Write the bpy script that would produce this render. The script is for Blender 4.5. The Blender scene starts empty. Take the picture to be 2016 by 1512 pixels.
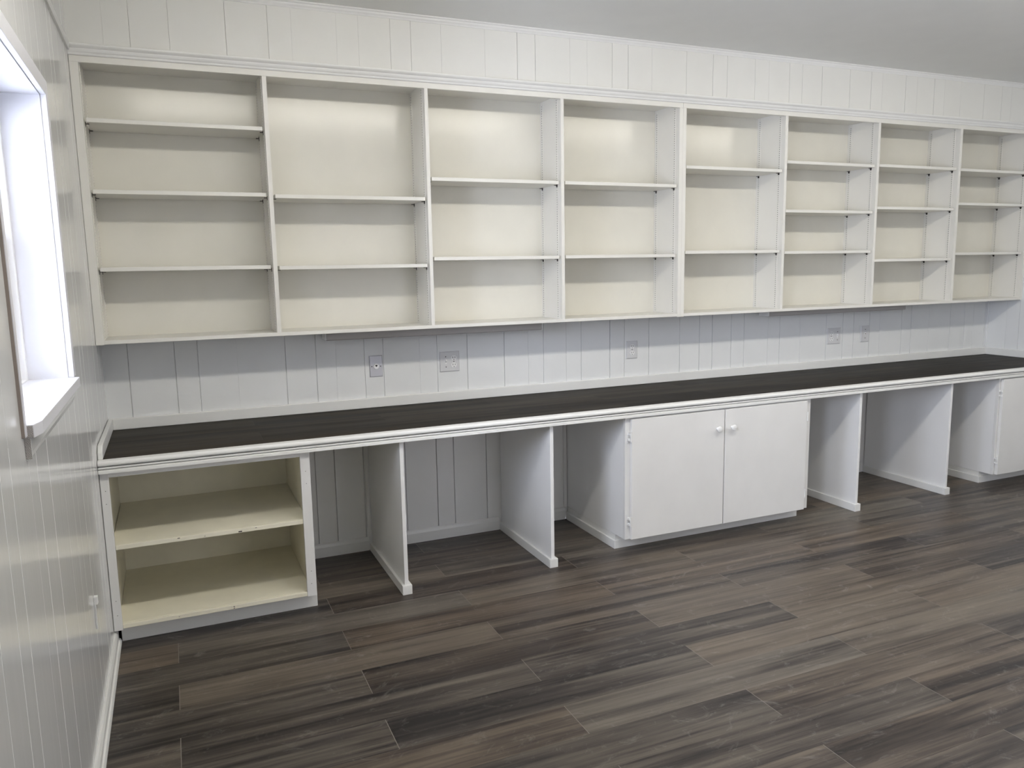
import bpy, bmesh, math, random
from mathutils import Vector, Matrix

random.seed(7)
C = bpy.context.scene.collection
SC = bpy.context.scene

# ------------------------------------------------------------------ camera
# world: x to the right along the shelving wall, y = -(distance out from that wall), z up
YAW, PITCH, ROLL, FPX = 23.3012, -8.4841, -1.0162, 1543.47
yw, pt, rl = map(math.radians, (YAW, PITCH, ROLL))
fwd = Vector((math.sin(yw)*math.cos(pt), math.cos(yw)*math.cos(pt), math.sin(pt)))
rgt = Vector((math.cos(yw), -math.sin(yw), 0))
upv = rgt.cross(fwd)
r2 = math.cos(rl)*rgt + math.sin(rl)*upv
u2 = -math.sin(rl)*rgt + math.cos(rl)*upv
cam_data = bpy.data.cameras.new('camera')
cam = bpy.data.objects.new('camera', cam_data)
C.objects.link(cam)
cam.matrix_world = Matrix((
    (r2.x, u2.x, -fwd.x, 0.3042),
    (r2.y, u2.y, -fwd.y, -3.9679),
    (r2.z, u2.z, -fwd.z, 1.4686),
    (0, 0, 0, 1)))
cam_data.sensor_fit = 'HORIZONTAL'
cam_data.sensor_width = 36
cam_data.lens = FPX/2016*36
cam_data.clip_start = 0.02
SC.camera = cam

# ------------------------------------------------------------------ world, exposure
world = bpy.data.worlds.new('overcast_sky')
SC.world = world
world.use_nodes = True
bgn = world.node_tree.nodes['Background']
bgn.inputs['Color'].default_value = (0.80, 0.83, 1.0, 1)
bgn.inputs['Strength'].default_value = 16.0
SC.view_settings.view_transform = 'Standard'
SC.view_settings.look = 'None'
SC.view_settings.exposure = 0.78
SC.view_settings.gamma = 1.0
SC.view_settings.use_curve_mapping = False
LAMP = 11.6            # emission of the ceiling strips' lenses

# main dimensions (metres)
L = 5.885              # right wall
ZC = 2.633             # ceiling
DF = 4.6               # wall behind the camera
HC = 0.762             # counter top
DU = 0.249             # depth of the bookcases
ZUB, ZUT = 1.174, 2.342
DCAB = 0.648           # front of the base cabinets

# windows: (plane, a0, a1, z0, z1)
W1 = (1.253, 2.086, 1.1455, 1.988)     # left wall (distance range, z range)
W2 = (2.10, 2.95, 0.90, 2.30)          # right wall
W5 = (1.00, 1.62, 0.90, 2.30)          # right wall
W3_FILL = (2.75, 3.60, 1.00, 2.05)      # added unseen left-wall window beside the camera, brightens left-facing faces
W4 = (1.80, 3.60, 0.06, 2.12)          # glazed door behind the camera (x range)
def portal(loc, rot, sx, sy):
    l = bpy.data.lights.new('sky_portal', 'AREA')
    l.shape = 'RECTANGLE'; l.size = sx; l.size_y = sy
    l.cycles.is_portal = True
    o = bpy.data.objects.new('sky_portal', l); C.objects.link(o)
    o.location = loc; o.rotation_euler = rot
P2 = math.pi/2
portal((-0.2, -(W1[0]+W1[1])/2, (W1[2]+W1[3])/2), (P2, 0, -P2), W1[1]-W1[0], W1[3]-W1[2])
portal((L+0.2, -(W2[0]+W2[1])/2, (W2[2]+W2[3])/2), (P2, 0, P2), W2[1]-W2[0], W2[3]-W2[2])
portal((L+0.2, -(W5[0]+W5[1])/2, (W5[2]+W5[3])/2), (P2, 0, P2), W5[1]-W5[0], W5[3]-W5[2])

portal((-0.2, -(W3_FILL[0]+W3_FILL[1])/2, (W3_FILL[2]+W3_FILL[3])/2), (P2, 0, -P2), W3_FILL[1]-W3_FILL[0], W3_FILL[3]-W3_FILL[2])
portal(((W4[0]+W4[1])/2, -DF-0.2, (W4[2]+W4[3])/2), (P2, 0, 0), W4[1]-W4[0], W4[3]-W4[2])

# ------------------------------------------------------------------ materials
def newmat(name):
    m = bpy.data.materials.new(name); m.use_nodes = True
    nt = m.node_tree
    return m, nt, nt.nodes['Principled BSDF']

def paint(name, col, rough=0.4, bump=0.12, spec=0.5, var=0.012, scale=(5, 5, 4)):
    """brushed paint: faint tone variation, uneven gloss and brush marks"""
    m, nt, b = newmat(name)
    tc = nt.nodes.new('ShaderNodeTexCoord')
    mp = nt.nodes.new('ShaderNodeMapping'); mp.inputs['Scale'].default_value = scale
    nt.links.new(tc.outputs['Object'], mp.inputs['Vector'])
    n = nt.nodes.new('ShaderNodeTexNoise'); n.inputs['Scale'].default_value = 1.4; n.inputs['Detail'].default_value = 5
    nt.links.new(mp.outputs['Vector'], n.inputs['Vector'])
    cr = nt.nodes.new('ShaderNodeValToRGB')
    cr.color_ramp.elements[0].position = 0.3; cr.color_ramp.elements[1].position = 0.7
    cr.color_ramp.elements[0].color = tuple(c*(1-var) for c in col)+(1,)
    cr.color_ramp.elements[1].color = tuple(min(1, c*(1+var)) for c in col)+(1,)
    nt.links.new(n.outputs['Fac'], cr.inputs['Fac'])
    nt.links.new(cr.outputs['Color'], b.inputs['Base Color'])
    mr = nt.nodes.new('ShaderNodeMapRange')
    mr.inputs['To Min'].default_value = rough*0.85; mr.inputs['To Max'].default_value = rough*1.15
    nt.links.new(n.outputs['Fac'], mr.inputs['Value'])
    nt.links.new(mr.outputs['Result'], b.inputs['Roughness'])
    b.inputs['Specular IOR Level'].default_value = spec
    if bump:
        n2 = nt.nodes.new('ShaderNodeTexNoise'); n2.inputs['Scale'].default_value = 9; n2.inputs['Detail'].default_value = 3
        nt.links.new(tc.outputs['Object'], n2.inputs['Vector'])
        bp = nt.nodes.new('ShaderNodeBump'); bp.inputs['Strength'].default_value = bump; bp.inputs['Distance'].default_value = 0.002
        nt.links.new(n2.outputs['Fac'], bp.inputs['Height'])
        nt.links.new(bp.outputs['Normal'], b.inputs['Normal'])
    return m

M = {}
M['wall'] = paint('white_panel_paint', (0.80, 0.81, 0.81), 0.42)
M['wall_gloss'] = paint('gloss_white_panel_paint', (0.745, 0.75, 0.745), 0.14, bump=0.10, scale=(30, 30, 1.5))
M['joint'] = paint('pale_joint_paint', (0.85, 0.855, 0.85), 0.40, bump=0)  # joint faces of the left wall, paler than its boards
M['wall_low'] = paint('white_kneehole_paint', (0.85, 0.85, 0.835), 0.45)
M['ceiling'] = paint('ceiling_paint', (0.86, 0.86, 0.83), 0.8, bump=0.2)
M['soffit'] = paint('soffit_paint', (0.79, 0.785, 0.75), 0.5)
M['trim'] = paint('trim_paint', (0.83, 0.83, 0.81), 0.32)
M['case'] = paint('bookcase_paint', (0.80, 0.785, 0.735), 0.36)
M['back'] = paint('cream_back_paint', (0.785, 0.765, 0.69), 0.18, bump=0.25, var=0.02)
M['cream'] = paint('cream_cabinet_paint', (0.86, 0.82, 0.67), 0.4, var=0.05)
M['cab'] = paint('cabinet_paint', (0.80, 0.795, 0.78), 0.38, var=0.02)
M['panel'] = paint('partition_paint', (0.86, 0.86, 0.855), 0.38)
M['sill'] = paint('window_paint', (0.74, 0.74, 0.78), 0.35)  # white paint lowered and blued to carry the window's lavender daylight
M['vinyl'] = paint('vinyl_frame', (0.85, 0.85, 0.86), 0.3, bump=0)
M['hardware'] = paint('painted_hardware', (0.86, 0.86, 0.85), 0.25, bump=0)
M['lampmetal'] = paint('lamp_housing', (0.42, 0.40, 0.385), 0.45, bump=0)
M['lampend'] = paint('lamp_end_cap', (0.75, 0.75, 0.75), 0.4, bump=0)

def flat(name, col, rough=0.5, metal=0.0):
    m, nt, b = newmat(name)
    b.inputs['Base Color'].default_value = col+(1,)
    b.inputs['Roughness'].default_value = rough; b.inputs['Metallic'].default_value = metal
    return m
M['dark'] = flat('dark_gap', (0.015, 0.014, 0.013), 0.8)
M['clip'] = flat('dark_metal_clip', (0.05, 0.045, 0.04), 0.45, 0.6)
M['plate'] = flat('grey_plate', (0.55, 0.55, 0.59), 0.35, 0.25)
M['plate2'] = flat('light_plate', (0.66, 0.66, 0.67), 0.35)
M['device'] = flat('white_device', (0.85, 0.85, 0.85), 0.3)
M['screw'] = flat('screw_head', (0.06, 0.06, 0.06), 0.4, 0.5)
M['chip'] = flat('paint_chip', (0.05, 0.04, 0.035), 0.8)

def rawwood():
    m, nt, b = newmat('raw_end_grain')
    tc = nt.nodes.new('ShaderNodeTexCoord')
    mp = nt.nodes.new('ShaderNodeMapping'); mp.inputs['Rotation'].default_value = (0, 0.7, 0); mp.inputs['Scale'].default_value = (1, 1, 1)
    w = nt.nodes.new('ShaderNodeTexWave'); w.inputs['Scale'].default_value = 110; w.inputs['Distortion'].default_value = 9; w.inputs['Detail'].default_value = 3
    cr = nt.nodes.new('ShaderNodeValToRGB')
    cr.color_ramp.elements[0].color = (0.36, 0.33, 0.31, 1); cr.color_ramp.elements[1].color = (0.66, 0.63, 0.60, 1)
    nt.links.new(tc.outputs['Object'], mp.inputs['Vector']); nt.links.new(mp.outputs['Vector'], w.inputs['Vector'])
    nt.links.new(w.outputs['Fac'], cr.inputs['Fac']); nt.links.new(cr.outputs['Color'], b.inputs['Base Color'])
    b.inputs['Roughness'].default_value = 0.8
    return m
M['raw'] = rawwood()
M['brownedge'] = flat('brown_edge_strip', (0.40, 0.34, 0.30), 0.8)  # flat brown for the strip along the near casing

def plankmat(name, gain=1.0, tint=(1, 1, 1), rough=0.34, smudge=0.45, spec=0.5):
    """grey-brown vinyl plank; per-plank values come from the colour attribute 'plank'"""
    m, nt, b = newmat(name)
    N = nt.nodes.new; K = nt.links.new
    at = N('ShaderNodeAttribute'); at.attribute_name = 'plank'
    sp = N('ShaderNodeSeparateColor'); K(at.outputs['Color'], sp.inputs['Color'])
    tc = N('ShaderNodeTexCoord')
    off = N('ShaderNodeCombineXYZ')
    mm = N('ShaderNodeMath'); mm.operation = 'MULTIPLY'; mm.inputs[1].default_value = 37.0
    K(sp.outputs['Green'], mm.inputs[0]); K(mm.outputs[0], off.inputs['X']); K(mm.outputs[0], off.inputs['Z'])
    ad = N('ShaderNodeVectorMath'); ad.operation = 'ADD'
    K(tc.outputs['Object'], ad.inputs[0]); K(off.outputs[0], ad.inputs[1])
    def noise(sx, sy, det, dist=0.0, rough_=0.55):
        mp = N('ShaderNodeMapping'); mp.inputs['Scale'].default_value = (sx, sy, 1)
        K(ad.outputs[0], mp.inputs['Vector'])
        n = N('ShaderNodeTexNoise'); n.inputs['Scale'].default_value = 1; n.inputs['Detail'].default_value = det
        n.inputs['Distortion'].default_value = dist; n.inputs['Roughness'].default_value = rough_
        K(mp.outputs['Vector'], n.inputs['Vector']); return n.outputs['Fac']
    def math_(op, a, c):
        x = N('ShaderNodeMath'); x.operation = op
        for i, v in enumerate((a, c)):
            if isinstance(v, (int, float)): x.inputs[i].default_value = v
            else: K(v, x.inputs[i])
        return x.outputs[0]
    broad = noise(0.7, 15, 4, 0.5)      # wide dark and light bands along the plank
    grain = noise(2.2, 70, 6, 0.3, 0.68)  # fine grain
    cloud = noise(2.2, 5, 3, 0.5)
    v = math_('ADD', math_('MULTIPLY', broad, 0.66), math_('MULTIPLY', grain, 0.42))
    v = math_('ADD', v, math_('MULTIPLY', cloud, 0.20))
    v = math_('ADD', v, math_('MULTIPLY', sp.outputs['Red'], 0.16))
    cr = N('ShaderNodeValToRGB'); e = cr.color_ramp.elements
    e[0].position = 0.50; e[0].color = (0.020, 0.017, 0.017, 1)
    e[1].position = 0.98; e[1].color = (0.265, 0.232, 0.190, 1)
    a = e.new(0.60); a.color = (0.062, 0.051, 0.046, 1)
    a = e.new(0.74); a.color = (0.150, 0.128, 0.106, 1)
    # the ramp clamps at 1, so bring the range down
    v = math_('MULTIPLY', v, 0.93)
    K(v, cr.inputs['Fac'])
    # brown / blue-grey drift per plank
    hue = N('ShaderNodeMix'); hue.data_type = 'RGBA'; hue.blend_type = 'MULTIPLY'
    hr = N('ShaderNodeValToRGB')
    hr.color_ramp.elements[0].color = (1.07, 0.99, 0.89, 1); hr.color_ramp.elements[1].color = (0.91, 0.99, 1.04, 1)
    hb = math_('ADD', math_('MULTIPLY', sp.outputs['Blue'], 0.6), math_('MULTIPLY', noise(1.3, 4, 2), 0.4))
    K(hb, hr.inputs['Fac'])
    hue.inputs[0].default_value = 1.0
    K(cr.outputs['Color'], hue.inputs[6]); K(hr.outputs['Color'], hue.inputs[7])
    tn = N('ShaderNodeMix'); tn.data_type = 'RGBA'; tn.blend_type = 'MULTIPLY'; tn.inputs[0].default_value = 1
    tn.inputs[7].default_value = (gain*tint[0], gain*tint[1], gain*tint[2], 1)
    K(hue.outputs[2], tn.inputs[6])
    col = tn.outputs[2]
    if smudge:
        mp = N('ShaderNodeMapping'); mp.inputs['Scale'].default_value = (3.2, 5, 1)
        K(tc.outputs['Object'], mp.inputs['Vector'])
        n = N('ShaderNodeTexNoise'); n.inputs['Scale'].default_value = 1.6; n.inputs['Detail'].default_value = 9
        n.inputs['Roughness'].default_value = 0.75; n.inputs['Distortion'].default_value = 2.6
        K(mp.outputs['Vector'], n.inputs['Vector'])
        s = N('ShaderNodeValToRGB'); s.color_ramp.elements[0].position = 0.56; s.color_ramp.elements[1].position = 0.78
        s.color_ramp.elements[0].color = (0, 0, 0, 1); s.color_ramp.elements[1].color = (smudge, smudge, smudge, 1)
        K(n.outputs['Fac'], s.inputs['Fac'])
        mx = N('ShaderNodeMix'); mx.data_type = 'RGBA'
        K(s.outputs['Color'], mx.inputs[0]); K(col, mx.inputs[6]); mx.inputs[7].default_value = (0.36, 0.34, 0.32, 1)
        col = mx.outputs[2]
    b.inputs['Specular IOR Level'].default_value = spec
    K(col, b.inputs['Base Color'])
    rr = N('ShaderNodeMapRange'); rr.inputs['To Min'].default_value = rough-0.06; rr.inputs['To Max'].default_value = rough+0.14
    K(cloud, rr.inputs['Value']); K(rr.outputs['Result'], b.inputs['Roughness'])
    bp = N('ShaderNodeBump'); bp.inputs['Strength'].default_value = 0.12; bp.inputs['Distance'].default_value = 0.001
    K(grain, bp.inputs['Height']); K(bp.outputs['Normal'], b.inputs['Normal'])
    return m
M['floor'] = plankmat('floor_vinyl_plank', gain=0.86, tint=(1.0, 0.97, 0.95), rough=0.38)
M['counter'] = plankmat('counter_vinyl_plank', gain=0.27, tint=(1.0, 0.94, 0.83), rough=0.5, smudge=0, spec=0.14)
M['seam'] = flat('plank_seam', (0.24, 0.22, 0.20), 0.7)
M['seamdark'] = flat('plank_seam_dark', (0.05, 0.045, 0.04), 0.7)

def glassmat(name, col):
    m = bpy.data.materials.new(name); m.use_nodes = True; nt = m.node_tree
    for n in list(nt.nodes):
        if n.type != 'OUTPUT_MATERIAL': nt.nodes.remove(n)
    out = [n for n in nt.nodes if n.type == 'OUTPUT_MATERIAL'][0]
    t = nt.nodes.new('ShaderNodeBsdfTransparent'); t.inputs['Color'].default_value = col
    g = nt.nodes.new('ShaderNodeBsdfGlossy'); g.inputs['Roughness'].default_value = 0.02
    f = nt.nodes.new('ShaderNodeFresnel'); f.inputs['IOR'].default_value = 1.45
    mx = nt.nodes.new('ShaderNodeMixShader')
    nt.links.new(f.outputs[0], mx.inputs[0]); nt.links.new(t.outputs[0], mx.inputs[1]); nt.links.new(g.outputs[0], mx.inputs[2])
    nt.links.new(mx.outputs[0], out.inputs['Surface'])
    return m
M['glass'] = glassmat('window_glass', (0.95, 0.97, 0.97, 1))
M['dimmed'] = glassmat('light_dimming_glass', (0.28, 0.275, 0.26, 1))  # pane colour darkened only to cut the daylight from unseen windows
def emit(name, col, s):
    m, nt, b = newmat(name)
    b.inputs['Base Color'].default_value = (0.9, 0.9, 0.9, 1)
    b.inputs['Emission Color'].default_value = col+(1,); b.inputs['Emission Strength'].default_value = s
    return m
M['lamp'] = emit('lit_lamp_lens', (1.0, 0.955, 0.855), LAMP)
M['lamp_near'] = emit('brighter_lit_lamp_lens', (1.0, 0.955, 0.86), LAMP*1.22)

# ------------------------------------------------------------------ mesh helpers
def box(bm, x0, x1, d0, d1, z0, z1, mi=0):
    """box from x0..x1, d0..d1 out from the shelving wall, z0..z1"""
    vs = [bm.verts.new((x, -d, z)) for z in (z0, z1) for d in (d0, d1) for x in (x0, x1)]
    for f in ((0, 1, 3, 2), (4, 6, 7, 5), (0, 4, 5, 1), (2, 3, 7, 6), (0, 2, 6, 4), (1, 5, 7, 3)):
        fc = bm.faces.new([vs[i] for i in f]); fc.material_index = mi
    return vs

def finish(name, bm, mats, parent=None, bevel=0.0, smooth=False):
    bmesh.ops.recalc_face_normals(bm, faces=bm.faces)
    me = bpy.data.meshes.new(name); bm.to_mesh(me); bm.free()
    if not isinstance(mats, (list, tuple)): mats = [mats]
    for m in mats: me.materials.append(m)
    if smooth:
        for p in me.polygons: p.use_smooth = True
    o = bpy.data.objects.new(name, me); C.objects.link(o)
    if parent is not None:
        o.parent = parent
        o.matrix_parent_inverse = Matrix.Translation(-Vector(world_loc(parent)))
    if bevel:
        md = o.modifiers.new('bevel', 'BEVEL'); md.width = bevel; md.segments = 2; md.limit_method = 'ANGLE'
        md.harden_normals = False
    return o

def world_loc(o):
    return Vector(o['_loc']) if '_loc' in o.keys() else Vector((0, 0, 0))

def part(name, boxes, mats, parent=None, bevel=0.0012):
    bm = bmesh.new()
    for b in boxes: box(bm, *b)
    return finish(name, bm, mats, parent, bevel)

def extrude_profile(bm, prof, p0, p1, axis='x', mi=0, m0=0.0, m1=0.0):
    """closed (d, z) profile run along x from p0 to p1 (or along depth for axis 'y', profile then (x, z))"""
    a, c = [], []
    for u, z in prof:
        if axis == 'x':
            a.append(bm.verts.new((p0 + m0*u, -u, z))); c.append(bm.verts.new((p1 + m1*u, -u, z)))
        else:
            a.append(bm.verts.new((u, -(p0 + m0*u), z))); c.append(bm.verts.new((u, -(p1 + m1*u), z)))
    n = len(prof)
    for i in range(n):
        f = bm.faces.new((a[i], a[(i+1) % n], c[(i+1) % n], c[i])); f.material_index = mi
    bm.faces.new(a).material_index = mi; bm.faces.new(c[::-1]).material_index = mi

def thing(name, label, cat, loc=(0, 0, 0), group=None):
    o = bpy.data.objects.new(name, None); C.objects.link(o)
    o.location = loc; o['_loc'] = list(loc); o.empty_display_size = 0.1
    o['label'] = label; o['category'] = cat
    if group: o['group'] = group
    return o
def tag(o, label, cat, group=None):
    o['label'] = label; o['category'] = cat
    if group: o['group'] = group
    return o
def struct(o, label=None, cat=None):
    o['kind'] = 'structure'
    if label: o['label'] = label
    if cat: o['category'] = cat
    return o

# ------------------------------------------------------------------ floor
def planks(name, mat, x0, x1, rows, ends_even, ends_odd, length, z, seam_mat, gapx=0.0012, gapd=0.0003, parent=None, seed=3, thick=0.004):
    """rows: list of depth boundaries; plank ends alternate between two offsets"""
    rnd = random.Random(seed)
    bm = bmesh.new()
    cl = bm.loops.layers.float_color.new('plank')
    def add(a, b, d0, d1, col, mi):
        vs = [bm.verts.new(p) for p in ((a, -d0, z), (a, -d1, z), (b, -d1, z), (b, -d0, z))]
        f = bm.faces.new(vs); f.material_index = mi
        for l in f.loops: l[cl] = col
    for i in range(len(rows)-1):
        d0, d1 = rows[i], rows[i+1]
        s = (ends_even if i % 2 == 0 else ends_odd)
        k = s - length*2
        while k < x1:
            a, b = max(k, x0), min(k+length, x1)
            if b - a > 0.01:
                col = (rnd.random(), rnd.random(), rnd.random(), 1)
                add(a+(gapx if a > x0 else 0), b-(gapx if b < x1 else 0), d0+gapd, d1-gapd, col, 0)
            k += length
    # bed under the planks: shows in the joints
    vs = [bm.verts.new(p) for p in ((x0, -rows[0], z-0.0008), (x0, -rows[-1], z-0.0008), (x1, -rows[-1], z-0.0008), (x1, -rows[0], z-0.0008))]
    f = bm.faces.new(vs); f.material_index = 1
    f2 = [bm.verts.new(p) for p in ((x0, -rows[0], z-thick), (x1, -rows[0], z-thick), (x1, -rows[-1], z-thick), (x0, -rows[-1], z-thick))]
    bm.faces.new(f2).material_index = 1
    for i in range(4):
        a, b = i, (i+1) % 4
        q = [vs[a], vs[b], f2[(4-b) % 4], f2[(4-a) % 4]]
        bm.faces.new(q).material_index = 1
    me = bpy.data.meshes.new(name); bm.to_mesh(me); bm.free()
    me.materials.append(mat); me.materials.append(seam_mat)
    o = bpy.data.objects.new(name, me); C.objects.link(o)
    if parent is not None:
        o.parent = parent; o.matrix_parent_inverse = Matrix.Translation(-world_loc(parent))
    return o
PW = 0.17655
rows = [0.0] + [0.7128 + PW*k for k in range(-4, 27)]
rows = [0.0] + [r for r in rows if 0.0 < r < DF] + [DF]
# row that starts at 0.7128 has plank ends at 0.229 + n*1.192
i0 = [i for i, r in enumerate(rows) if abs(r-0.7128) < 1e-4][0]
even, odd = (0.229, 0.850) if i0 % 2 == 0 else (0.850, 0.229)
fl = planks('floor', M['floor'], 0.0, L, rows, even, odd, 1.191, 0.0, M['seam'], thick=0.05)
struct(fl)

# ------------------------------------------------------------------ walls
PAT = [0.1, 0.145, 0.098, 0.195, 0.1, 0.1745, 0.222, 0.147]
def grooved_plan(a0, a1, grooves, gw=0.0035, gd=0.005, seed=1, faint=0.25):
    """polyline (a, depth) of a board wall with V joints"""
    rnd = random.Random(seed); pts = [(a0, 0.0)]
    for g in grooves:
        if a0+0.01 < g < a1-0.01:
            k = 0.35 if rnd.random() < faint else rnd.uniform(0.75, 1.15)
            w, d = gw*k, gd*k
            pts += [(g-w/2, 0), (g-w*0.3, -d), (g+w*0.3, -d), (g+w/2, 0)]
    pts.append((a1, 0.0)); return pts
def back_wall(name, pts, dface, z0, z1, mat, thick=0.05):
    bm = bmesh.new()
    full = [(a, dface+d) for a, d in pts] + [(pts[-1][0], dface-thick), (pts[0][0], dface-thick)]
    lo = [bm.verts.new((a, -d, z0)) for a, d in full]; hi = [bm.verts.new((a, -d, z1)) for a, d in full]
    n = len(full)
    for i in range(n):
        bm.faces.new((lo[i], lo[(i+1) % n], hi[(i+1) % n], hi[i]))
    bm.faces.new(lo); bm.faces.new(hi)
    return finish(name, bm, mat)
UPG = [.1039, .3007, .4011, .5755, .8008, .9483, 1.0475, 1.1922, 1.2906, 1.4854, 1.5821, 1.7528, 1.9696, 2.1152, 2.2103, 2.3543, 2.4505, 2.6408, 2.7391, 2.9098, 3.13, 3.2759, 3.3729, 3.519, 3.619, 3.8107, 3.9082, 4.0792, 4.304, 4.4519, 4.549, 4.6949, 4.79, 5.0, 5.0943, 5.2708, 5.4883, 5.6382, 5.735, 5.86]
LOG = [.914, 1.012, 1.161]
for g in (.225, .1745, .098, .191, .098, .145, .1, .147):
    LOG.append(LOG[-1]+g)
k = 0
while LOG[-1] < L:
    LOG.append(LOG[-1] + (.222, .1745, .1, .195, .098, .145, .1, .147)[k % 8]); k += 1
LOG = [.12, .22, .367, .59, .76] + LOG
w = back_wall('wall_back', grooved_plan(0, L, UPG, seed=5, faint=0.15), 0.0, 0.745, ZC, M['wall']); struct(w)
w = back_wall('wall_back_lower', grooved_plan(0, L, LOG, gw=0.005, gd=0.010, seed=9, faint=0.0), 0.0, 0.0, 0.745, M['wall_low']); struct(w)

SOF = [.1324, .2304, .3789, .6026, .7768, .8769, 1.0741, 1.1735, 1.3218, 1.4198, 1.5683, 1.7909, 1.9622, 2.0598, 2.255, 2.3547, 2.5026, 2.5996, 2.7464, 2.9689, 3.1454, 3.2421, 3.437, 3.5371, 3.6875, 3.7842, 3.9349, 4.1553, 4.3286, 4.4222, 4.62, 4.7207, 4.8733, 4.9669, 5.1182, 5.34, 5.515, 5.61, 5.80]
w = back_wall('wall_soffit', grooved_plan(0, L, SOF, gw=0.0026, gd=0.004, seed=21, faint=0.45), 0.2555, 2.3445, ZC, M['soffit'], thick=0.2535)
struct(w)

def side_wall(name, xw, sign, grooves, openings, mat, z0=0.0, z1=ZC, d0=0.0, d1=DF, thick=0.2, seed=2, gw=0.003, gd=0.004):
    """board wall in a plane of constant x; sign=+1: room is at larger x. openings: (da, db, za, zb)"""
    bm = bmesh.new()
    def slab(a0, a1, za, zb):
        pts = grooved_plan(a0, a1, grooves, gw=gw, gd=gd, seed=seed)
        full = [(xw + sign*d, a) for a, d in pts] + [(xw - sign*thick, a1), (xw - sign*thick, a0)]
        lo = [bm.verts.new((x, -a, za)) for x, a in full]; hi = [bm.verts.new((x, -a, zb)) for x, a in full]
        n = len(full)
        for i in range(n):
            f = bm.faces.new((lo[i], lo[(i+1) % n], hi[(i+1) % n], hi[i]))
            if i < len(pts)-1 and (abs(full[i][0]-xw) > 1e-5 or abs(full[i+1][0]-xw) > 1e-5): f.material_index = 1
        bm.faces.new(lo); bm.faces.new(hi)
    ops = sorted(openings)
    if not ops: slab(d0, d1, z0, z1)
    else:
        zs = sorted({z0, z1} | {o[2] for o in ops} | {o[3] for o in ops})
        for a, b in zip(zs[:-1], zs[1:]):
            cur = d0
            for o in ops:
                if o[2] <= a+1e-6 and o[3] >= b-1e-6:
                    slab(cur, o[0], a, b); cur = o[1]
            slab(cur, d1, a, b)
    return finish(name, bm, mat)
LWG = [.143, .243, .39, .615, .787, .885, 1.08, 1.18, 1.325, 1.425, 1.572, 1.797, 1.96, 2.06, 2.2525, 2.35, 2.496, 2.596, 2.743, 2.968, 3.14, 3.24, 3.435, 3.533, 3.68, 3.78, 3.925, 4.15, 4.32, 4.42, 4.61, 4.71, 4.86, 4.96, 5.1]
w = side_wall('wall_left', 0.0, 1, LWG, [W1, W3_FILL], [M['wall_gloss'], M['joint']], seed=4, gw=0.0046, gd=0.0007); struct(w)
RWG = [.0067+0.0, .1479, .2424, .44, .537, .683, .78, .93, 1.15, 1.32, 1.42, 1.615, 1.71, 1.86, 1.96, 2.1, 2.33, 2.5, 2.6, 2.8, 2.9, 3.04, 3.14, 3.29, 3.5, 3.68, 3.78, 3.97, 4.07, 4.2, 4.3, 4.45, 4.67, 4.84, 4.94, 5.14]
w = side_wall('wall_right', L, -1, RWG, [W5, W2], [M['wall'], M['wall']], seed=8); struct(w)
bm = bmesh.new()
box(bm, 0, W4[0], DF, DF+0.2, 0, ZC); box(bm, W4[1], L, DF, DF+0.2, 0, ZC)
box(bm, W4[0], W4[1], DF, DF+0.2, 0, W4[2]); box(bm, W4[0], W4[1], DF, DF+0.2, W4[3], ZC)
struct(finish('wall_front', bm, M['wall']))
bm = bmesh.new()
box(bm, 0, L, 0, DF, ZC, ZC+0.12)
struct(finish('ceiling', bm, M['ceiling']))
LD = 2.09
for (a, b), s in zip(((0.14, 2.88), (2.96, 5.70)), ('nearer the window', 'nearer the far corner')):
    t = thing('ceiling_light', 'long fluorescent ceiling light with glowing lens, the one '+s, 'ceiling light', ((a+b)/2, -LD, ZC), 'fluorescent ceiling lights')
    bm = bmesh.new()
    extrude_profile(bm, [(LD-.062, ZC-.016), (LD-.056, ZC-.048), (LD-.040, ZC-.060), (LD+.040, ZC-.060), (LD+.056, ZC-.048), (LD+.062, ZC-.016)], a+.012, b-.012)
    finish('lens', bm, M['lamp_near' if a < 1 else 'lamp'], t)
    part('housing', [(a, b, LD-.07, LD+.07, ZC-.015, ZC-.0005)], M['lampend'], t, .001)
    part('end_plate', [(a, a+.011, LD-.066, LD+.066, ZC-.064, ZC-.0155)], M['lampend'], t, .001)
    part('end_plate', [(b-.011, b, LD-.066, LD+.066, ZC-.064, ZC-.0155)], M['lampend'], t, .001)

# ------------------------------------------------------------------ windows
def window(idx, axis, pl, sign, a0, a1, z0, z1, reveal=0.105, glass='glass'):
    """frame, sash and glass set deep in the wall; axis 'x': wall of constant x"""
    def bx(u0, u1, p0, p1, za, zb):
        u0, u1 = sorted((pl - sign*u0, pl - sign*u1))
        if axis == 'x': return (u0, u1, p0, p1, za, zb)
        return (p0, p1, u0, u1, za, zb)
    fr = part('window_%d' % idx, [bx(reveal, .18, a0, a0+.018, z0, z1), bx(reveal, .18, a1-.018, a1, z0, z1),
              bx(reveal, .18, a0+.018, a1-.018, z0, z0+.018), bx(reveal, .18, a0+.018, a1-.018, z1-.018, z1)], M['vinyl'], bevel=0.002)
    struct(fr)
    zm = (z0+z1)/2
    for za, zb, u in ((z0+.018, zm+.015, .12), (zm-.015, z1-.018, .145)):
        s = part('sash', [bx(u, u+.022, a0+.018, a0+.052, za, zb), bx(u, u+.022, a1-.052, a1-.018, za, zb),
                  bx(u, u+.022, a0+.052, a1-.052, za, za+.034), bx(u, u+.022, a0+.052, a1-.052, zb-.034, zb)], M['vinyl'], fr)
        part('pane', [bx(u+.009, u+.012, a0+.05, a1-.05, za+.03, zb-.03)], M[glass], s, 0)
    return fr
w1 = window(1, 'x', 0.0, 1, *W1)
a0, a1, z0, z1 = W1
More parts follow.
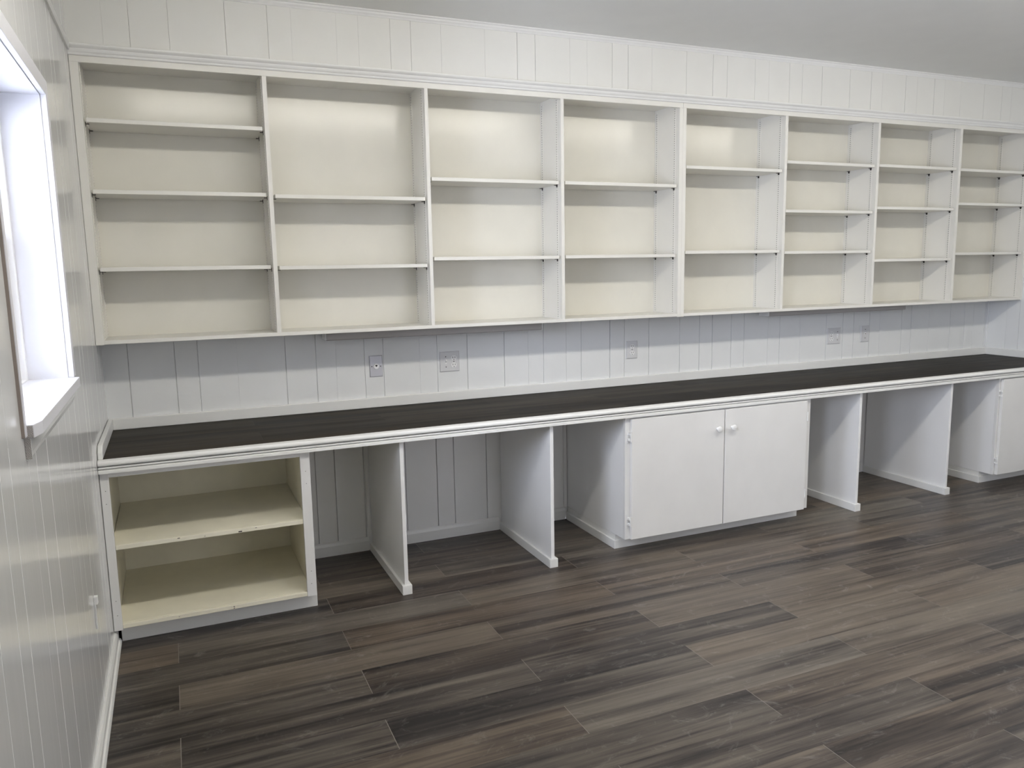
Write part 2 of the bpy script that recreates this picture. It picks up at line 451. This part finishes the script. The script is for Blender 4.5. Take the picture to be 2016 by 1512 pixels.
# far, head and near jamb linings are the wall thickness itself painted like the sill
for b in ((-.105, -.0005, a0-.004, a0+.0022, z0+.0135, z1-.0022), (-.105, -.0005, a1-.0022, a1+.004, z0+.0135, z1-.0022), (-.105, -.0005, a0-.004, a1+.004, z1-.0022, z1+.004)):
    part('jamb_lining', [b], M['sill'], w1, 0)
part('casing', [(0.0, .0162, a0-.045, a0, z0+.0135, z1+.045)], M['sill'], w1, 0.0015)
part('casing', [(0.0, .0162, a0, a1, z1, z1+.045)], M['sill'], w1, 0.0015)
cs = part('casing', [(0.0, .008, a1, a1+.02, z0-.01, z1+.045)], M['sill'], w1, 0.0012)
part('brown_edge', [(0.0, .0062, a1+.0195, a1+.0212, z0-.01, z1+.045)], M['brownedge'], cs, 0)['label'] = 'narrow brown strip along the near casing'
bm = bmesh.new()
st = [(-.105, a0), (.0303, a0), (.0303, a1-.05), (.0200, a1), (-.105, a1)]
lo = [bm.verts.new((x, -d, z0-.0145)) for x, d in st]; hi = [bm.verts.new((x, -d, z0+.0135)) for x, d in st]
for i in range(5): bm.faces.new((lo[i], lo[(i+1) % 5], hi[(i+1) % 5], hi[i]))
bm.faces.new(lo); bm.faces.new(hi)
stool = finish('sill_board', bm, M['sill'], w1, 0.0012)
part('raw_end', [(0.001, .0185, a1-.001, a1+.0012, z0-.0135, z0+.0115)], M['raw'], stool, 0)['label'] = 'unpainted sawn end of the sill board'
bm = bmesh.new()
extrude_profile(bm, [(0, z0-.0145), (.0125, z0-.0145), (.0125, z0-.045), (.006, z0-.062), (0, z0-.064)], a0, a1-.004, 'y')
ap = finish('apron', bm, M['wall_gloss'], w1, 0.0008)
part('raw_end', [(0.0005, .0115, a1-.004, a1-.003, z0-.06, z0-.015)], M['raw'], ap, 0)['label'] = 'unpainted sawn end of the apron'
for k, W in ((2, W2), (5, W5)):
    w = window(k, 'x', L, -1, *W, glass='dimmed')
    for b in ((L-.018, L, W[0]-.06, W[0], W[2]-.06, W[3]+.06), (L-.018, L, W[1], W[1]+.06, W[2]-.06, W[3]+.06), (L-.018, L, W[0], W[1], W[3], W[3]+.06)):
        part('casing', [b], M['trim'], w)
    part('sill_board', [(L-.04, L, W[0], W[1], W[2]-.03, W[2])], M['trim'], w)
w = window(3, 'x', 0.0, 1, *W3_FILL)  # unseen window, added for fill light from the left
for b in ((0, .0162, W3_FILL[0]-.045, W3_FILL[0], W3_FILL[2], W3_FILL[3]+.045), (0, .0162, W3_FILL[1], W3_FILL[1]+.045, W3_FILL[2], W3_FILL[3]+.045), (0, .0162, W3_FILL[0], W3_FILL[1], W3_FILL[3], W3_FILL[3]+.045)):
    part('casing', [b], M['sill'], w)
part('sill_board', [(0, .03, W3_FILL[0]-.05, W3_FILL[1]+.05, W3_FILL[2]-.0145, W3_FILL[2])], M['sill'], w)
w = window(4, 'y', DF, -1, *W4, glass='dimmed')
for b in ((W4[0]-.07, W4[0], DF-.018, DF, 0, W4[3]+.07), (W4[1], W4[1]+.07, DF-.018, DF, 0, W4[3]+.07), (W4[0], W4[1], DF-.018, DF, W4[3], W4[3]+.07)):
    part('casing', [b], M['trim'], w)

# ------------------------------------------------------------------ mouldings of the room
bm = bmesh.new()   # crown over the bookcases
cz = 2.3395
D0 = .2495
crown = [(D0, cz), (D0+.006, cz), (D0+.008, cz+.004), (D0+.0085, cz+.008), (D0+.013, cz+.013), (D0+.016, cz+.020), (D0+.0165, cz+.024), (D0+.024, cz+.030), (D0+.027, cz+.034), (D0+.027, cz+.039), (D0+.025, cz+.041), (D0+.006, cz+.041)]
extrude_profile(bm, crown, 0.0, L)
struct(finish('trim_1', bm, M['trim']))
bm = bmesh.new()   # small moulding under the ceiling
sf = .2555
extrude_profile(bm, [(sf, ZC-.026), (sf+.005, ZC-.026), (sf+.007, ZC-.021), (sf+.012, ZC-.014), (sf+.014, ZC-.008), (sf+.022, ZC-.004), (sf+.023, ZC), (sf, ZC)], 0, L)
struct(finish('trim_2', bm, M['trim']))
bm = bmesh.new()   # narrow moulding on the left wall, running out from the crown
extrude_profile(bm, [(0, 2.352), (.008, 2.352), (.010, 2.357), (.0065, 2.366), (.011, 2.376), (.010, 2.382), (0, 2.382)], .276, DF, 'y')
struct(finish('trim_3', bm, M['wall_gloss']))
bm = bmesh.new()   # baseboard and shoe on the left wall
extrude_profile(bm, [(0, 0), (.021, 0), (.021, .008), (.017, .017), (.012, .019), (.012, .046), (.007, .056), (.002, .060), (0, .060)], .602, DF, 'y')
struct(finish('baseboard_left', bm, M['trim']))
bm = bmesh.new()
extrude_profile(bm, [(L, 0), (L-.021, 0), (L-.021, .008), (L-.012, .019), (L-.012, .056), (L, .060)], .66, DF, 'y')
struct(finish('baseboard_right', bm, M['trim']))
bm = bmesh.new()
extrude_profile(bm, [(DF, 0), (DF-.012, 0), (DF-.012, .056), (DF, .060)], .03, W4[0]-.072)
extrude_profile(bm, [(DF, 0), (DF-.012, 0), (DF-.012, .056), (DF, .060)], W4[1]+.072, L-.03)
struct(finish('baseboard_front', bm, M['trim']))
bprof = [(0, 0), (.013, 0), (.013, .052), (.009, .066), (.003, .072), (0, .072)]
bm = bmesh.new()
for a, b in ((.8020, 1.172), (1.219, 1.916), (1.963, 2.334), (3.566, 3.922), (3.969, 4.679), (4.727, 5.118)):
    extrude_profile(bm, bprof, a, b)
struct(finish('baseboard_back', bm, M['trim']))
# cover strips in the back corners of the kneeholes
bm = bmesh.new()
for a, b in ((1.166, 1.184), (2.327, 2.346)):
    box(bm, a, b, 0.0, .011, .073, .744)
struct(finish('trim_4', bm, M['trim'], bevel=.001))
# right-hand corner strip
bm = bmesh.new(); box(bm, L-.012, L, 0, .012, .82, 1.172)
struct(finish('trim_5', bm, M['wall'], bevel=.003))

# ------------------------------------------------------------------ bookcases
DIV = [(0.7410, .7593), (1.4795, 1.4965), (2.2034, 2.2207), (2.9339, 2.9784), (3.6776, 3.6959), (4.4161, 4.4350), (5.1501, 5.1720)]
BAYS = [(.0334, .7410), (.7593, 1.4795), (1.4965, 2.2034), (2.2207, 2.9339), (2.9784, 3.6776), (3.6959, 4.4161), (4.4350, 5.1501), (5.1720, 5.865)]
SH = [[2.1003, 1.8155, 1.4965], [1.8105, 1.4920], [1.9060, 1.5240], [1.9060, 1.5253], [2.0105, 1.5420],
      [2.0630, 1.7790, 1.5345], [2.0675, 1.8072, 1.4780], [2.0640, 1.8430, 1.5130]]
ST = 0.0172
ZB = 1.1906; ZTP = 2.3365
def standard(x, sgn, dc, parent):
    """slotted metal shelf standard on a side panel; sgn=-1: on the panel's left face"""
    bm = bmesh.new(); t = .0022
    xa, xb = sorted((x, x+sgn*t))
    box(bm, xa, xb, dc-.0075, dc+.0075, ZB+.002, 2.33)
    xs = x+sgn*(t+.0003)
    z = ZB+.012
    while z < 2.32:
        for q in (0,):
            vs = [bm.verts.new((xs, -(dc+dd), z+zz)) for dd, zz in ((-.0026, -.0016), (.0026, -.0016), (.0026, .0016), (-.0026, .0016))]
            bm.faces.new(vs).material_index = 1
        z += .0122
    return finish('shelf_standard', bm, [M['case'], M['dark']], parent)
def bookcase(label, x0, x1, bays, left_stile, right_stile):
    t = thing('bookcase', label, 'bookcase', ((x0+x1)/2, -DU/2, ZUB), 'wall bookcases over the counter')
    part('bottom_panel', [(left_stile, right_stile, .006, DU, ZUB, ZB)], M['case'], t)
    part('top_panel', [(x0+.001, x1-.001, .006, DU-.02, ZTP, ZTP+.008)], M['case'], t)
    part('top_rail', [(x0, x1, DU-.019, DU, 2.3136, ZTP+.0065)], M['case'], t)
    part('back_panel', [(x0+.002, x1-.002, .001, .0058, ZUB+.002, 2.343)], M['back'], t, 0)
    # outer sides
    for i, b in enumerate(bays):
        xa, xb = BAYS[b]
    part('side_panel', [(x0, left_stile, .006, DU, ZUB-.002, 2.3135), (x0, left_stile, .006, DU-.0195, 2.3135, ZTP-.0002)], M['case'], t, 0)
    part('side_panel', [(right_stile, x1, .006, DU, ZUB-.002, 2.3135), (right_stile, x1, .006, DU-.0195, 2.3135, ZTP-.0002)], M['case'], t, 0)
    for a, c in zip(bays[:-1], bays[1:]):
        xa, xb = BAYS[a][1], BAYS[c][0]
        part('divider', [(xa, xb, .006, DU, ZB, 2.3135), (xa, xb, .006, DU-.0195, 2.3135, ZTP-.0002)], M['case'], t, 0)
    for b in bays:
        xa, xb = BAYS[b]
        for dc in (.030, .205):
            standard(xa, 1, dc, t); standard(xb, -1, dc, t)
        for z in SH[b]:
            g = .0095
            s = part('shelf', [(xa+g, xb-g, .010, .2415, z-ST, z)], M['case'], t, 0.0014)
            for dc in (.030, .205):
                for xs, sg in ((xa+.0024, 1), (xb-.0024, -1)):
                    bm = bmesh.new()
                    u0, u1 = sorted((xs, xs+sg*.0146)); v0, v1 = sorted((xs, xs+sg*.0018))
                    box(bm, v0, v1, dc-.006, dc+.006, z-ST-.012, z-ST+.006)
                    u0, u1 = sorted((xs+sg*.0017, xs+sg*.0146))
                    box(bm, u0, u1, dc-.006, dc+.006, z-ST-.0032, z-ST-.0008)
                    finish('shelf_clip', bm, M['clip'], s)['label'] = 'dark metal clip holding the shelf'
    return t
bk1 = bookcase('white four-bay wall bookcase over the counter, the one beside the window wall', 0.001, 2.956, [0, 1, 2, 3], .0334, 2.9339)
bk2 = bookcase('white four-bay wall bookcase over the counter, the one reaching the far right corner', 2.9565, L-.001, [4, 5, 6, 7], 2.9784, 5.865)

# lamps under the bookcases
def under_light(label, x0, x1, z0):
    t = thing('under_cabinet_light', label, 'light', ((x0+x1)/2, -.11, ZUB), 'strip lights under the bookcases')
    bm = bmesh.new()
    z1 = ZUB-.001
    extrude_profile(bm, [(.062, z1), (.062, z0+.004), (.066, z0), (.146, z0), (.150, z0+.004), (.150, z1)], x0+.006, x1-.006)
    finish('housing', bm, M['lampmetal'], t, 0.001)
    for a, b in ((x0, x0+.006), (x1-.006, x1)):
        part('end_cap', [(a, b, .062, .150, z0+.001, z1)], M['lampend'], t, 0.003)['label'] = 'pale end cap'
    part('diffuser', [(x0+.03, x1-.03, .075, .138, z0-.002, z0+.001)], M['lampend'], t, 0.0005)
    return t
under_light('unlit strip light under the bookcase beside the window wall', .973, 2.136, 1.1315)
under_light('unlit strip light under the bookcase near the far right corner', 3.679, 4.860, 1.1385)

# ------------------------------------------------------------------ counter
ct = thing('countertop', 'long dark wood-look countertop with white moulded front edge and white splash strip', 'countertop', (L/2, -.34, HC))
prow = [.0, .0275, .204, .3805, .557, .6345]
top = planks('worktop', M['counter'], .0015, L-.0015, prow, 1.20, 0.62, 1.191, HC, M['seamdark'], gapx=.0006, gapd=.0003, parent=ct, seed=12, thick=.02)
top['label'] = 'dark grey-brown plank surface'
bm = bmesh.new()
fr = [(.6345, HC-.001), (.6350, HC+.0010), (.660, HC+.0016), (.669, HC-.0005), (.6735, HC-.006), (.6745, HC-.011), (.673, HC-.016), (.6670, HC-.0190), (.6520, HC-.0192),
      (.6520, HC-.0235), (.668, HC-.0240), (.6695, HC-.0275), (.6675, HC-.0310), (.6575, HC-.0312), (.6575, HC-.0340), (.6695, HC-.0345),
      (.6705, HC-.036), (.6705, HC-.0485), (.6345, HC-.0485)]
extrude_profile(bm, fr, .0015, L-.0015)
finish('front_edge', bm, M['trim'], ct)
part('splash_strip', [(.019, L-.019, .0005, .019, HC+.0005, .8141)], M['trim'], ct, .003)
pr = [(.0, HC+.0005), (.6345, HC+.0005), (.6345, HC+.026), (.60, .8141), (.0, .8141)]
for xa, xb in ((.0015, .019), (L-.019, L-.0015)):
    bm = bmesh.new()
    aa = [bm.verts.new((xa, -d-.0005, z)) for d, z in pr]
    bb = [bm.verts.new((xb, -d-.0005, z)) for d, z in pr]
    n = len(aa)
    for i in range(n): bm.faces.new((aa[i], aa[(i+1) % n], bb[(i+1) % n], bb[i]))
    bm.faces.new(aa); bm.faces.new(bb)
    finish('end_splash', bm, M['trim'], ct, .003)
part('underside', [(.0015, L-.0015, .001, .634, .7165, HC-.0205)], M['cab'], ct, 0)

ZT = .7130     # top of everything under the counter

# ------------------------------------------------------------------ open cream cabinet
oc = thing('open_cabinet', 'low open cabinet with cream shelves under the counter, against the window wall', 'cabinet', (.4, -.32, 0))
part('side_panel', [(.0015, .018, .001, .629, .068, ZT)], M['cream'], oc)
part('side_panel', [(.7713, .789, .001, .629, .0730, ZT), (.7713, .789, .001, .584, 0.0, .0730)], M['cream'], oc, 0)
part('stile', [(.0015, .0325, .629, DCAB, .068, ZT)], M['cab'], oc)
part('stile', [(.7535, .7935, .629, DCAB, .071, ZT)], M['cab'], oc)
part('top_rail', [(.0325, .7535, .629, DCAB, .692, ZT)], M['cab'], oc)
part('back_panel', [(.018, .7713, .001, .006, .09, ZT)], M['cream'], oc, 0)
s = part('shelf', [(.0195, .7705, .0065, .628, .3975, .4165), (.0335, .7525, .628, .6440, .3975, .4165)], M['cream'], oc, .002)
d = part('bottom_shelf', [(.018, .7713, .0065, .628, .073, .0915), (.0330, .7530, .628, .6465, .073, .0915)], M['cream'], oc, .002)
def chips(parent, spots, d, k):
    for x, z, r in spots:
        part('paint_chip', [(x-r*1.6, x+r*1.6, d, d+.0004, z-r*k, z+r*k)], M['chip'], parent, 0)['label'] = 'dark chip in the paint of the shelf edge'
chips(s, ((.262, .4115, .003), (.497, .4035, .0045), (.56, .4105, .002), (.36, .405, .0016)), .6438, .5)
chips(d, ((.452, .085, .0018), (.452, .078, .0018), (.24, .082, .0012)), .6463, .8)
for x, z in ((.018, .640), (.017, .588), (.0175, .192), (.018, .132), (.774, .628), (.7745, .574), (.774, .184), (.7725, .128)):
    bm = bmesh.new()
    bmesh.ops.create_circle(bm, cap_ends=True, segments=8, radius=.0016, matrix=Matrix.Translation((x, -DCAB-.0003, z)) @ Matrix.Rotation(P2, 4, 'X'))
    finish('nail_head', bm, M['chip'], oc)['label'] = 'dark nail head in the stile'
part('toe_board', [(.022, .8012, .585, .597, 0.0, .0700)], M['trim'], oc, .002)
part('base_trim', [(.7892, .8012, .014, .5845, 0, .044)], M['trim'], oc, .002)

# ------------------------------------------------------------------ kneehole partitions
PT = [(1.1725, 1.2174), (1.9167, 1.9602), (3.922, 3.9690), (4.6791, 4.7277)]
where = ['first from the window wall', 'just left of the two-door cabinet', 'just right of the two-door cabinet', 'last before the far right cabinet']
# the partition panel with its base trim
def partition(x, label):
    t = thing('partition', label, 'partition', (x, -.33, 0), 'white partitions holding up the counter')
    part('panel', [(x-.009, x+.009, .014, .6455, 0.0, ZT)], M['panel'], t)
    bm = bmesh.new()
    hw = .0225; z1 = .0445
    for s in (-1, 1):
        a, b = sorted((x+s*.0092, x+s*hw)); box(bm, a, b, .014, .6460, 0, z1)
    box(bm, x-hw, x+hw, .6460, .6578, 0, z1)
    finish('base_trim', bm, M['trim'], t, .002)
    return t
for (a, b), wv in zip(PT, where):
    partition((a+b)/2, 'white kneehole partition under the counter, '+wv)

# ------------------------------------------------------------------ door cabinets
def hinge(x, z, parent, s=1):
    """surface hinge: frame leaf with scalloped ends, barrel and door leaf"""
    bm = bmesh.new()
    d = DCAB
    hh = .036
    # frame leaf
    for zz, ww in ((-.030, .005), (-.018, .008), (0, .009), (.018, .008), (.030, .005)):
        box(bm, x-s*.004-ww/2 if s > 0 else x+.004-ww/2, (x-s*.004+ww/2) if s > 0 else (x+.004+ww/2), d, d+.0022, z+zz-.0065, z+zz+.0065)
    box(bm, min(x, x+s*.010), max(x, x+s*.010), d, .6650, z-.020, z-.009)
    box(bm, min(x, x+s*.010), max(x, x+s*.010), d, .6650, z+.009, z+.020)
    ret = bmesh.ops.create_cone(bm, cap_ends=True, segments=12, radius1=.0036, radius2=.0036, depth=.052,
                                matrix=Matrix.Translation((x+s*.0080, -.6665, z)))
    for zz in (-.029, .029):
        bmesh.ops.create_uvsphere(bm, u_segments=8, v_segments=6, radius=.0021, matrix=Matrix.Translation((x-s*.003, -(d+.0022), z+zz)))
    return finish('hinge', bm, M['hardware'], parent)
def knob(x, z, d, parent):
    prof = [(0.0085, 0), (.0085, .002), (.0055, .004), (.0052, .011), (.009, .0145), (.0145, .0165), (.0165, .020), (.0160, .0235), (.0125, .0255), (.0105, .0250), (.0095, .0262), (.0065, .0262), (.0055, .0255), (.0035, .0275), (0.0, .0282)]
    bm = bmesh.new(); n = 28; rings = []
    for r, h in prof:
        if r == 0:
            rings.append([bm.verts.new((x, -(d+h), z))]); continue
        rings.append([bm.verts.new((x+r*math.cos(2*math.pi*i/n), -(d+h), z+r*math.sin(2*math.pi*i/n))) for i in range(n)])
    for A, B in zip(rings[:-1], rings[1:]):
        for i in range(n):
            if len(B) == 1: bm.faces.new((A[i], A[(i+1) % n], B[0]))
            else: bm.faces.new((A[i], A[(i+1) % n], B[(i+1) % n], B[i]))
    bm.faces.new(rings[0])
    return finish('knob', bm, M['hardware'], parent, smooth=True)
def door_cabinet(label, x0, x1, doors, right_base=True, rk=None, left_base=.0):
    t = thing('base_cabinet', label, 'cabinet', ((x0+x1)/2, -.32, 0), 'white base cabinets with doors')
    rk = x1 if rk is None else rk
    part('body', [(x0, x0+.018, .001, .629, .0745, ZT), (x1-.018, x1, .001, .629, .0745, ZT), (x0+.018, x1-.018, .001, .629, .0745, .092),
                  (x0+.018, x1-.018, .001, .006, .092, ZT)], M['panel'], t)
    dl, dr = doors[0][0], doors[-1][1]
    mid = (doors[0][1]+doors[1][0])/2
    part('face_frame', [(x0, dl+.02, .629, DCAB, .0745, .7095), (dr-.02, x1, .629, DCAB, .0745, .7095),
                        (dl+.02, dr-.02, .629, DCAB, .69, ZT), (dl+.02, dr-.02, .629, DCAB, .0745, .095), (mid-.02, mid+.02, .629, DCAB, .095, .69)], M['cab'], t)
    part('toe_board', [(x0, rk, .002, .553, 0.0, .0740)], M['trim'], t)
    part('base_trim', [(x0-.012, x0-.0002, .014, .565, 0, .0445), (x0-.0002, rk, .5532, .565, 0, .0445)], M['trim'], t, .002)
    for i, (a, b) in enumerate(doors):
        dd = part('door', [(a, b, DCAB+.0012, .667, .0760, .7037)], M['cab'], t, .0016)
        s = 1 if i == 0 else -1
        kx = b-.045 if i == 0 else a+.042
        knob(kx, .604, .667, dd)
        hx = (a-.012) if i == 0 else (b+.012)
        for z in (.613, .171): hinge(hx, z, dd, s)
    return t
door_cabinet('white two-door cabinet with round knobs under the middle of the counter', 2.348, 3.5590, [(2.3760, 2.9490), (2.9560, 3.5200)], rk=3.566)
door_cabinet('white cabinet with a hinged door at the far right end of the counter', 5.1310, L-.0015, [(5.1480, 5.5000), (5.5070, 5.8600)], rk=L-.0015)

# ------------------------------------------------------------------ wall plates
def disc(bm, x, z, d, rx, rz, th, mi=0, n=20, flatside=0):
    a = []; b = []
    for i in range(n):
        c, s = math.cos(2*math.pi*i/n), math.sin(2*math.pi*i/n)
        xx, zz = rx*c, rz*s
        if flatside: zz = max(-rz*flatside, min(rz*flatside, zz))
        a.append(bm.verts.new((x+xx, -d, z+zz))); b.append(bm.verts.new((x+xx, -(d+th), z+zz)))
    for i in range(n):
        bm.faces.new((a[i], a[(i+1) % n], b[(i+1) % n], b[i])).material_index = mi
    bm.faces.new(a).material_index = mi; bm.faces.new(b).material_index = mi
def plate(t, x0, x1, z0, z1, mat):
    bm = bmesh.new()
    lo = [(x0, z0), (x1, z0), (x1, z1), (x0, z1)]; i = .004
    hi = [(x0+i, z0+i), (x1-i, z0+i), (x1-i, z1-i), (x0+i, z1-i)]
    A = [bm.verts.new((x, -.0004, z)) for x, z in lo]; B = [bm.verts.new((x, -.0030, z)) for x, z in lo]; D = [bm.verts.new((x, -.0062, z)) for x, z in hi]
    for P, Q in ((A, B), (B, D)):
        for k in range(4): bm.faces.new((P[k], P[(k+1) % 4], Q[(k+1) % 4], Q[k]))
    bm.faces.new(A); bm.faces.new(D)
    return finish('cover_plate', bm, mat, t)
def socket(t, x, zc):
    for z in (zc+.019, zc-.019):
        bm = bmesh.new()
        disc(bm, x, z, .006, .0155, .0145, .0022, 0, 24, .88)
        for dx, hh in ((-.0062, .0048), (.0062, .0040)):
            box(bm, x+dx-.0013, x+dx+.0013, .0078, .0086, z+.003-hh, z+.003+hh, 1)
        disc(bm, x, z-.0085, .0078, .0024, .0024, .0008, 1, 10)
        finish('socket', bm, [M['device'], M['dark']], t)['label'] = 'white socket face with three dark slots'
def screw(t, x, z):
    bm = bmesh.new(); disc(bm, x, z, .0058, .0030, .0030, .0014, 0, 12)
    finish('screw', bm, M['screw'], t)
def toggle(t, x, z):
    bm = bmesh.new()
    box(bm, x-.0045, x+.0045, .006, .0075, z-.012, z+.012)
    vs = [(-.0035, .007, -.004), (.0035, .007, -.004), (.0035, .007, .007), (-.0035, .007, .007), (-.003, .018, .004), (.003, .018, .004), (.003, .017, .0105), (-.003, .017, .0105)]
    V = [bm.verts.new((x+a, -b, z+c)) for a, b, c in vs]
    for f in ((0, 1, 2, 3), (4, 5, 6, 7), (0, 1, 5, 4), (1, 2, 6, 5), (2, 3, 7, 6), (3, 0, 4, 7)): bm.faces.new([V[i] for i in f])
    finish('switch_lever', bm, M['device'], t)['label'] = 'white toggle lever'
zc = .9745
# phone jack
t = thing('phone_jack', 'grey wall plate with a round white phone jack, leftmost plate above the counter', 'wall plate', (1.250, 0, zc))
plate(t, 1.2155, 1.2845, .9195, 1.0305, M['plate'])
bm = bmesh.new(); disc(bm, 1.2500, .9745, .006, .0135, .0135, .006, 0, 24)
box(bm, 1.2445, 1.2555, .0118, .0124, .9765, .9825, 1)
vs = [bm.verts.new(p) for p in ((1.2455, -.0124, .9765), (1.2545, -.0124, .9765), (1.2500, -.0124, .9715))]; bm.faces.new(vs).material_index = 1
finish('jack', bm, [M['device'], M['dark']], t)['label'] = 'round white jack with a dark opening'
screw(t, 1.2275, .9745); screw(t, 1.2725, .9745)
# switch and outlet
t = thing('switch_outlet_plate', 'grey double wall plate with toggle switch left and outlet right', 'wall plate', (1.65, 0, zc))
plate(t, 1.5945, 1.7055, .9200, 1.0285, M['plate2'])
toggle(t, 1.628, .9740); screw(t, 1.6275, 1.0010); screw(t, 1.6285, .9460); socket(t, 1.6730, .9735); screw(t, 1.6730, .9735)
# single outlet
t = thing('wall_outlet', 'single white outlet on the wall below the middle of the bookcases', 'outlet', (2.788, 0, zc))
plate(t, 2.7515, 2.8265, .9190, 1.0245, M['plate2'])
socket(t, 2.789, .9720); screw(t, 2.789, .9720)
# outlet and switch
t = thing('switch_outlet_plate', 'grey double wall plate with outlet left and toggle switch right', 'wall plate', (4.372, 0, zc))
plate(t, 4.3140, 4.4290, .9195, 1.0270, M['plate2'])
socket(t, 4.3460, .9720); screw(t, 4.3460, .9720); toggle(t, 4.4000, .9730); screw(t, 4.4000, 1.0005); screw(t, 4.4000, .9450)
# small plate
t = thing('phone_jack', 'single grey wall plate with a small dark jack, rightmost above the counter', 'wall plate', (4.652, 0, zc))
plate(t, 4.6130, 4.6920, .9185, 1.0300, M['plate2'])
bm = bmesh.new(); box(bm, 4.646, 4.658, .006, .0085, .968, .982); box(bm, 4.649, 4.655, .0085, .009, .971, .978, 1)
finish('jack', bm, [M['device'], M['dark']], t)
screw(t, 4.652, 1.0040); screw(t, 4.652, .9450)

# painted-over cable clip low on the window wall
t = thing('cable_cover', 'thin white painted cable cover with open end low on the window wall', 'cable cover', (0.0, -1.2, .36))
part('strip', [(0.0004, .006, 1.186, 1.196, .318, .404)], M['wall_gloss'], t, .001)
part('eyelet', [(0.0004, .012, 1.192, 1.196, .402, .428), (0.0004, .012, 1.176, 1.180, .402, .428), (0.0004, .012, 1.180, 1.192, .402, .406), (0.0004, .012, 1.180, 1.192, .424, .428)], M['trim'], t, .0008)

for o in bpy.data.objects:
    if '_loc' in o.keys(): del o['_loc']
